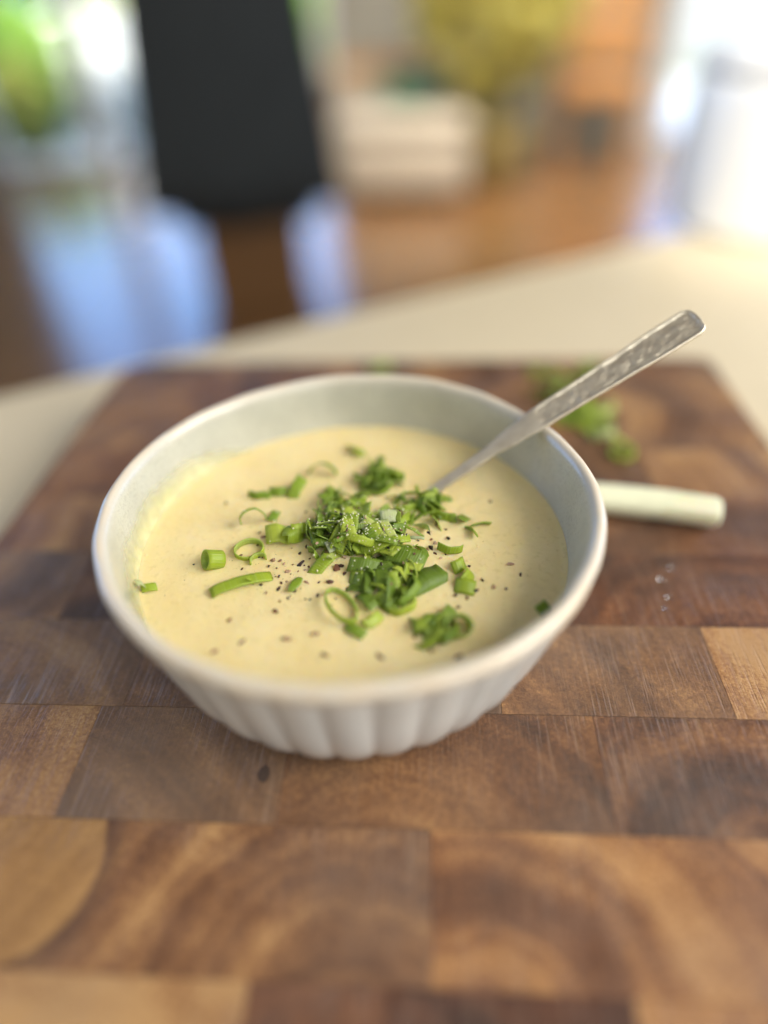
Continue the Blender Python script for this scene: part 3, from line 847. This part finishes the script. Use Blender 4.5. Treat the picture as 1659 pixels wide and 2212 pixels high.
strip(458, 590, 2.2, 8.5, 6.6, 85, .80, (28, 0, -4), "broad bright lime green curl at the left of the heap", GH, 9)
strip(552, 575, 3.4, 12, 7.2, 50, .50, (35, 30, 62), "folded pointed leaf piece leaning at the left of the heap", GH, 10, fold=.75, taper=.55)
strip(662, 575, 5.0, 15.5, 4.4, 40, .40, (8, 52, 100), "tall ribbed green strip standing up in the left of the heap", GH, 11)
strip(760, 600, 5.0, 16, 1.3, 120, .30, (75, 30, 80), "thin dark curved thread in the middle of the heap", GH, 12)
strip(632, 690, 1.4, 6, 4.5, 120, .42, (70, 0, 120), "small green curl at the lower left of the heap", GH, 13)
strip(672, 742, 1.4, 9, 4.2, 30, .55, (20, -25, 40), "green chip under the tall ribbed strip", GH, 14)
strip(716, 715, 2.6, 9, 1.6, 40, .96, (10, 60, 85), "whitish green sliver at the lower left of the heap", GH, 15, taper=.5)
strip(546, 832, .6, 7.5, 3.0, 20, .42, (8, 10, 70), "small green chip lying alone in front of the heap", GS, 16, taper=.5)
strip(885, 742, 2.2, 11, 4.8, 70, .24, (35, 6, -6), "dark green leaf strip at the lower centre of the heap", GH, 17)
strip(1090, 700, 3.0, 13, 6.5, 40, .22, (15, 8, -20), "dark green leaf piece right of the heap's centre", GH, 18)
strip(1205, 815, 2.4, 13.5, 11.0, 14, .20, (26, 4, 30), "largest folded dark green leaf at the right front of the heap", GH, 19, fold=.8)
strip(1125, 745, 3.2, 5.5, 2.6, 20, .82, (14, 0, -12), "small pale green chip above the largest folded leaf", GH, 20)
strip(1012, 640, 4.8, 14.5, 2.8, 80, .66, (10, -10, 16), "bright curved strip arching across the heap's right half", GH, 21)
strip(902, 540, 7.2, 5, 4.2, 60, .90, (30, 20, -30), "bright yellow green chip on top of the heap", GH, 22)
strip(955, 590, 6.0, 9, 3.6, 60, .74, (30, 40, -50), "lime green strip sloping down from the heap's top", GH, 23)
strip(1052, 515, 7.6, 10.5, 1.8, 30, .86, (0, 75, 96), "bright lime sliver standing upright in the heap", GH, 24, taper=.55)
strip(1005, 500, 6.0, 6, 4.6, 40, 1.0, (24, 10, 10), "whitish translucent scallion piece at the back of the heap", GH, 25)
strip(975, 555, 6.2, 5, 4.2, 50, .98, (60, 20, 60), "whitish scallion piece below the upright lime sliver", GH, 26)
strip(1372, 508, 1.6, 7.2, 3.6, 15, .36, (14, 30, 70), "ribbed green chip standing at the right of the heap", GS, 27)
strip(1455, 540, 1.0, 7.5, 2.4, 40, .50, (-55, 0, 8), "upper arm of the forked green curl at the far right", GS, 28)
strip(1408, 575, 1.0, 7.0, 2.2, 60, .52, (62, 20, 112), "lower arm of the forked green curl at the far right", GS, 29)
strip(1305, 648, 1.4, 10, 2.6, 125, .56, (72, 0, -14), "bent green hook at the right edge of the heap", GS, 30)
strip(1345, 740, 1.2, 5.5, 4.2, 100, .60, (40, 0, 30), "upper curl of the small cluster right of the large leaf", GS, 31)
strip(1385, 790, 1.0, 6.5, 4.6, 90, .66, (55, 0, 70), "pale middle curl of the small cluster right of the large leaf", GS, 32)
strip(1378, 845, .8, 6.5, 5.0, 60, .60, (25, 0, -20), "lower chip of the small cluster right of the large leaf", GS, 33)
up_ring(770, 935, 2.2, 10.5, 1.7, .64, "stretched blurred green ring in front of the heap", tilt=-14, rz=-62, oval=.42, seed=34, th=.0005)
strip(840, 1062, .6, 7, 3.2, 60, .42, (20, 0, -38), "green chip at the end of the stretched front ring", GS, 35)
strip(925, 1010, .5, 7, 3.4, 60, .76, (40, 0, 40), "pale lime curl in the soup in front of the heap", GS, 36)
up_ring(1345, 1040, 2.0, 6.8, 4.6, .54, "thick green ring at the front right of the soup", tilt=28, rz=15, oval=.1, seed=37)
strip(1180, 1035, .8, 8, 4.4, 80, .50, (35, 0, 15), "green curl left of the thick front right ring", GS, 38)
strip(1232, 1075, .6, 8, 4.6, 70, .42, (30, 0, -30), "green chip in front of the thick front right ring", GS, 39)
strip(1290, 985, .8, 7, 4.0, 60, .36, (40, 0, 60), "dark green chip behind the thick front right ring", GS, 40)
strip(1070, 930, .8, 13, 2.4, 150, .74, (74, 0, 30), "pale lime hoop between the heap and the front right ring", GS, 41)
strip(680, 290, 1.2, 14, 2.6, 150, .34, (-25, 0, -10), "blurred dark green hoop at the back left of the heap", GS, 42)
strip(840, 180, .8, 9, 4.4, 60, .55, (30, 0, 130), "pale green curl farthest back in the soup", GS, 43)
strip(550, 362, 1.8, 10, 4.4, 50, .46, (25, -30, 60), "upright green chip at the back left of the soup", GS, 44)
strip(462, 378, .8, 7, 3.4, 80, .40, (50, 0, 0), "middle green chip of the back left row", GS, 45)
strip(368, 392, .8, 9, 2.8, 80, .34, (60, 0, -12), "leftmost green curl of the back left row", GS, 46)
px = at(322, 1270, SZ + .0008)
o = scallion(px, 's', .58, (R(30), 0, R(10)), "green shred by the left wall of the bowl", GS, 47, L=5 * mm, Wd=2.6 * mm, curl=1.2)
px = at(302, 1262, SZ + .0035)
o = scallion(px, 's', 1.0, (R(20), R(60), R(60)), "pale shred stuck to the left wall of the bowl", GS, 48, L=4 * mm, Wd=2.4 * mm, curl=1.0)
px = at(1172, 1313, SZ + .001)
o = scallion(px, 's', .40, (R(30), 0, R(40)), "green shred by the right wall of the bowl", GS, 49, L=5 * mm, Wd=3.4 * mm, curl=1.4)
# the rest of the heap: tangled pieces nothing tells apart
rn = random.Random(11)
LH = "sliced green scallion shred tangled in the middle heap"
def heap(n, x0, y0, rx, ry, hmax, h0, h1, label, group, smin=6, smax=13.5):
    for k in range(n):
        a = rn.uniform(0, 2 * math.pi); q = rn.random() ** .6
        x, y = x0 + rx * q * math.cos(a), y0 + ry * q * math.sin(a)
        dz = .5 + hmax * (1 - q * q) * rn.uniform(.2, 1)
        ty = rn.random()
        L = rn.uniform(smin, smax)
        if ty < .58: kw = dict(L=L * mm, Wd=rn.uniform(2.2, 4.6) * mm, curl=rn.uniform(.3, 1.5)); rot = (rn.uniform(-1.1, 1.1), rn.uniform(-.7, .7), rn.uniform(0, 6.28))
        elif ty < .76: kw = dict(L=L * 1.3 * mm, Wd=rn.uniform(1.4, 3) * mm, curl=rn.uniform(1.2, 3)); rot = (rn.uniform(.7, 1.9), rn.uniform(-.6, .6), rn.uniform(0, 6.28))
        elif ty < .88: kw = dict(L=L * .8 * mm, Wd=rn.uniform(3.5, 6) * mm, curl=rn.uniform(.4, 1.2), fold=rn.uniform(.2, .8)); rot = (rn.uniform(-.8, .8), rn.uniform(-.6, .6), rn.uniform(0, 6.28))
        else: kw = dict(L=L * mm, Wd=rn.uniform(.8, 1.6) * mm, curl=rn.uniform(.4, 1.6), taper=.6); rot = (rn.uniform(-1, 1), rn.uniform(-1.2, 1.2), rn.uniform(0, 6.28))
        hu = rn.uniform(h0 - .08, h1 + .08) + (.28 if rn.random() < .2 else 0)
        form = 'short strip' if ty < .58 else 'curled band' if ty < .76 else 'folded chip' if ty < .88 else 'thin thread'
        place = label if label != LH else 'in the %s of the tangled middle heap' % (('left' if x < 760 else 'middle' if x < 950 else 'right') + (' rear' if y < 540 else ' front' if y > 620 else ''))
        lab = '%s %s %s' % ('dark green' if hu < .42 else 'leaf green' if hu < .62 else 'pale lime', form, place)
        scallion(gp(x, y, dz * mm), 'h', hu, rot, lab, group, 100 + k + int(x0), th=rn.uniform(.00022, .00042), **kw)
heap(84, 780, 565, 205, 125, 7.5, .30, .72, LH, GH)
heap(70, 970, 600, 225, 130, 7.0, .26, .70, LH, GH)
heap(30, 985, 850, 155, 100, 3.0, .22, .50, "in the blurred lower fringe of the scallion heap", "scallion slices in the front fringe of the heap")
heap(20, 960, 315, 90, 60, 3.6, .16, .48, "in the blurred clump behind the scallion heap", "scallion slices in the back clump")
heap(18, 1140, 420, 125, 50, 2.6, .2, .5, "of scallion beside the spoon's neck", "scallion slices beside the spoon")
heap(10, 770, 420, 150, 40, 3.0, .30, .58, "along the scallion heap's back edge", "scallion slices along the back edge of the heap")
heap(12, 1265, 1045, 120, 50, 1.6, .35, .62, "in the blurred scallion clump at the front right", "scallion slices in the front right clump")
heap(6, 1240, 500, 90, 50, 1.6, .2, .45, "at the scallion heap's right back corner", "scallion slices at the right back corner")

# scallion trimmings lying on the board behind the bowl
GB = "scallion trimmings on the board behind the bowl"
def board_bit(px, py, hue, kw, rot, label):
    p = at(px, py, .0022); p.z = .0022
    return scallion(p, 'b', hue, tuple(R(a) for a in rot), label, GB, int(px + py), **kw)
board_bit(822, 797, .46, dict(L=.014, Wd=.006, curl=1.5), (20, 0, 10), "single green scallion trimming behind the back rim of the bowl")
board_bit(1345, 975, .72, dict(L=.033, Wd=.003, curl=2 * math.pi, th=.0009), (95, 0, 0), "pale green ring farthest right among the board trimmings")
board_bit(1300, 935, .95, dict(L=.036, Wd=.004, curl=2 * math.pi, th=.0009), (60, 0, 20), "whitish ring next to the pale green one on the board")
board_bit(1290, 885, .92, dict(L=.03, Wd=.005, curl=2.4), (70, 0, 40), "whitish curl below the spoon handle on the board")
for k in range(22):
    px_, py_ = rn.gauss(1235, 42), rn.gauss(0, 30); py_ = 875 + (px_ - 1235) * .55 + py_
    board_bit(px_, py_, rn.choice([.3, .45, .55, .7, .78]), dict(L=rn.uniform(.010, .022), Wd=rn.uniform(.003, .006), curl=rn.uniform(.8, 4)), (rn.uniform(0, 90), rn.uniform(-20, 20), rn.uniform(0, 360)), "green scallion trimming in the pile on the board behind the spoon")
for k in range(8):
    board_bit(rn.gauss(1205, 28), rn.gauss(822, 16), rn.choice([.2, .3, .45]), dict(L=rn.uniform(.010, .02), Wd=rn.uniform(.003, .006), curl=rn.uniform(.8, 3)), (rn.uniform(0, 90), 0, rn.uniform(0, 360)), "green scallion trimming in the pile on the board behind the spoon")

# ---------------------------------------------------------------- pepper
def flake(pos, size, hue, label, seed):
    r2 = random.Random(seed); el = r2.uniform(.85, 1.35); bm = bmesh.new(); bmesh.ops.create_icosphere(bm, subdivisions=1, radius=1)
    for v in bm.verts:
        v.co *= r2.uniform(.38, 1.35); v.co = Vector((v.co.x * size * el, v.co.y * size * .68 / el, v.co.z * size * .5))
    o = bmobj("pepper_flake", bm, M['pepper'], None, False, pos)
    o.rotation_euler = (r2.uniform(-.5, .5), r2.uniform(-.5, .5), r2.uniform(0, 6.28)); o["hue"] = float(hue)
    return tag(o, label, "pepper flake", "pepper flakes on the soup")
def plabel(s, hue, x, y):
    side = ('left of' if x < 580 else 'right of' if x > 1180 else 'in front of' if y > 720 else 'among')
    far = ' at the near rim' if y > 1000 else ''
    return '%s %s pepper flake %s the scallion heap%s' % ('tiny' if s < .5 else 'small' if s < .85 else 'coarse', 'black' if hu_(hue) == 0 else ('dark brown', 'reddish brown', 'pale tan')[hu_(hue) - 1], side, far)
def hu_(h): return 0 if h < .16 else 1 if h < .48 else 2 if h < .76 else 3
def pf(x, y, s, hue, label=None, dz=.25): flake(gp(x, y, dz * mm), s * mm * 1.12, hue, label or plabel(s, hue, x, y), int(x * 7 + y))
pf(570, 733, 1.5, .25, "largest dark brown pepper flake in front of the heap's left side")
pf(566, 680, .95, .3); pf(607, 650, 1.15, .35); pf(502, 770, 1.2, .92, "round pale tan pepper grain left of the lone green chip"); pf(436, 714, 1.2, .9, "tan cracked peppercorn beside the flat ring"); pf(470, 716, .8, .8)
pf(386, 600, 1.1, .88, "pale cracked peppercorn under the lime curl"); pf(366, 580, .6, .2); pf(283, 757, .7, .66); pf(415, 742, .7, .3); pf(208, 432, .8, .45); pf(46, 734, .45, .1)
pf(462, 856, .85, .3); pf(476, 826, .7, .6); pf(538, 862, 1.0, .45); pf(508, 898, .7, .2); pf(655, 890, .7, .3); pf(596, 905, .5, .5); pf(470, 915, .5, .5); pf(845, 890, .8, .3); pf(720, 822, 1.3, .55)
pf(745, 750, 1.6, .72, "reddish brown pepper chunk in the gap of the heap", .8); pf(772, 742, .9, .4, dz=1); pf(742, 687, 1.1, .95, dz=1); pf(788, 697, 1.0, .97, dz=1.2); pf(785, 778, .9, .5, dz=.8)
pf(1295, 606, 1.1, .12, "black pepper flake at the right edge of the heap"); pf(1209, 652, 1.3, .28, "dark brown pepper chunk right of the heap", .6); pf(1230, 632, 1.0, .97, dz=.6); pf(1228, 680, .8, .7); pf(1283, 684, .5, .15); pf(1260, 703, .8, .96)
pf(1200, 580, 1.1, .02, "black pepper flake on the heap's right slope", 3); pf(1500, 425, .8, .15, "lone dark pepper flake near the spoon"); pf(1420, 864, 1.2, .05, "black pepper flake below the right cluster"); pf(1332, 886, 1.1, .3); pf(1390, 898, .8, .6); pf(1463, 812, .8, .4); pf(1400, 742, .6, .5)
pf(1603, 733, 1.1, .9, "tan pepper grain at the right of the soup"); pf(1650, 785, .8, .3); pf(1520, 845, 1.0, .88); pf(1580, 855, .7, .5); pf(1240, 517, .9, .2, dz=.8); pf(1100, 512, .7, .3, dz=3)
for (x, y, s, h) in [(500, 1100, 1.1, .86), (640, 1075, 1.2, .84), (285, 1115, 1.2, .82), (150, 1160, 1.1, .84), (960, 1185, 1.4, .78), (1345, 1190, 1.3, .45), (450, 965, 1, .66), (220, 1010, .9, .8), (690, 1180, 1.2, .8), (1345, 945, .8, .3), (1210, 1160, .9, .75), (1130, 1090, .8, .7)]: pf(x, y, s, h)
for k in range(52):
    x, y = rn.gauss(560, 120), rn.gauss(800, 95)
    if k % 3 == 0: x, y = rn.gauss(1160, 110), rn.gauss(560, 90)
    if k % 7 == 1: x, y = rn.gauss(900, 330), rn.gauss(720, 170)
    pf(x, y, rn.uniform(.3, .7), rn.choice([.1, .25, .35, .5, .6, .75, .9]))
bpy.context.view_layer.update()
DG = bpy.context.evaluated_depsgraph_get()
def drop(p):
    hit, loc, nrm, idx, ob, mw = scn.ray_cast(DG, Vector((p.x, p.y, SZ + .03)), Vector((0, 0, -1)))
    return (loc, nrm, ob) if hit else (None, None, None)
for k in range(60):        # flakes caught in the heap
    x, y = rn.gauss(880, 160), rn.gauss(600, 95)
    l_, n_, o_ = drop(gp(x, y, .003))
    if l_ is None: continue
    flake(l_ + Vector((0, 0, .0002)), rn.uniform(.35, .9) * mm, rn.choice([.02, .1, .2, .35, .6, .75, .95]), "cracked pepper flake caught in the green heap" if o_ in SCALLIONS else "cracked peppercorn flake sprinkled on the soup", 9000 + k)
# fine pepper dust on the soup and pale crumbs on the greens: nobody could count them
def grains(name, pts, smin, smax, mat, seed):
    r2 = random.Random(seed); vv, ff = [], []
    base = [Vector(p) for p in ((1, 0, 0), (-1, 0, 0), (0, 1, 0), (0, -1, 0), (0, 0, 1), (0, 0, -1))]
    fc = [(0, 2, 4), (2, 1, 4), (1, 3, 4), (3, 0, 4), (2, 0, 5), (1, 2, 5), (3, 1, 5), (0, 3, 5)]
    for p in pts:
        s = r2.uniform(smin, smax); q = Euler((r2.uniform(0, 6), r2.uniform(0, 6), r2.uniform(0, 6))).to_matrix(); k = len(vv)
        for b_ in base: vv.append(p + q @ Vector((b_.x * s * r2.uniform(.6, 1.3), b_.y * s * r2.uniform(.6, 1.3), b_.z * s * r2.uniform(.6, 1.2))))
        ff += [tuple(k + i for i in f) for f in fc]
    return meshobj(name, vv, ff, mat, None, False)
pts = []
for k in range(420):
    x, y = (rn.gauss(640, 210), rn.gauss(760, 130)) if k % 3 else (rn.gauss(1000, 330), rn.gauss(700, 230))
    p = gp(x, y, .05 * mm)
    if math.hypot(p.x - BX, p.y - BY) < .068: pts.append(p)
o = grains("pepper_dust", pts, .00007, .00020, M['pepper'], 5); o["hue"] = .45
tag(o, "fine ground pepper dusted over the soup", "pepper", kind="stuff")
pts = []
for k in range(520):
    x, y = rn.gauss(850, 175), rn.gauss(590, 95)
    l_, n_, o_ = drop(gp(x, y, .003))
    if l_ is not None and o_ in SCALLIONS: pts.append(l_ + Vector((0, 0, .0001)))
o = grains("pale_crumbs", pts, .00015, .00042, M['salt'], 6)
tag(o, "tiny pale crumbs and seeds sprinkled on the green heap", "crumbs", kind="stuff")

# ---------------------------------------------------------------- scallion stalk and water drops on the board
LR = .0068
a0, a1 = at(1262, 1072, LR), at(1548, 1108, LR)
ST = empty("scallion_stalk", a0)
ST.rotation_euler.z = math.atan2(a1.y - a0.y, a1.x - a0.x)
ln = (a1 - a0).length
vv, ff = [], []
NS, NK = 24, 28
for i in range(NS + 1):
    f = i / NS; x = -.01 + (ln + .01) * f
    for k in range(NK):
        a = 2 * math.pi * k / NK
        rr = LR * (.93 + .07 * f) * (1 + .02 * math.sin(a * 5 + f) + .015 * math.sin(a * 11))
        if i in (0, NS): rr *= .96
        vv.append((x, rr * math.cos(a) + .0011 * math.sin(f * 2.6), rr * math.sin(a) * .9))
for i in range(NS):
    for k in range(NK):
        a = i * NK + k; b_ = i * NK + (k + 1) % NK; ff.append((a, a + NK, b_ + NK, b_))
meshobj("stalk", vv, ff, M['stalk'], ST)
vv, ff = [], []
for i in range(13):
    for k in range(NK):
        a = 2 * math.pi * k / NK; f = i / 12
        x = -.0098 + f * (ln * .62 + .0098 + .006 * math.sin(a + .6)); rr = LR * (.985 + .05 * f) * (1 + .02 * math.sin(a * 5))
        vv.append((x, rr * math.cos(a) + .0011 * math.sin(2.6 * max(0, x) / ln), rr * math.sin(a) * .9))
for i in range(12):
    for k in range(NK):
        a = i * NK + k; b_ = i * NK + (k + 1) % NK; ff.append((a, a + NK, b_ + NK, b_))
meshobj("outer_layer", vv, ff, M['layer'], ST)
for (x, sgn) in ((-.01, -1), (ln, 1)):
    vv, ff = [], []
    for q in range(7):
        rr = LR * .96 * q / 6 if q else .00001
        for k in range(NK):
            a = 2 * math.pi * k / NK; vv.append((x + sgn * (.0002 + .0009 * (q % 2)) - (sgn * .0003 if q == 6 else 0), rr * math.cos(a) + (.0011 * math.sin(2.6) if sgn > 0 else 0), rr * .9 * math.sin(a)))
    for q in range(6):
        for k in range(NK):
            a = q * NK + k; b_ = q * NK + (k + 1) % NK; ff.append((a, a + NK, b_ + NK, b_))
    meshobj("cut_end", vv, ff, M['cut'], ST, False)
tag(ST, "thick white scallion stalk lying on the board right of the bowl", "scallion stalk")
for (x, y, s, lab) in ((1430, 1252, 1.25, "largest clear water drop on the board right of the bowl"), (1451, 1228, 1.0, "water drop farthest from the camera on the board"), (1445, 1291, 1.05, "round water drop just below the largest one"), (1437, 1315, .8, "smallest water drop, nearest the camera")):
    bm = bmesh.new(); bmesh.ops.create_uvsphere(bm, u_segments=20, v_segments=12, radius=s * mm)
    for v in bm.verts:
        v.co.z *= .55
        if v.co.z < -.0001: v.co.z = -.0001
    tag(bmobj("water_drop", bm, M['water'], None, True, at(x, y, 0) + Vector((0, 0, .0003))), lab, "water drop", "water drops on the board")
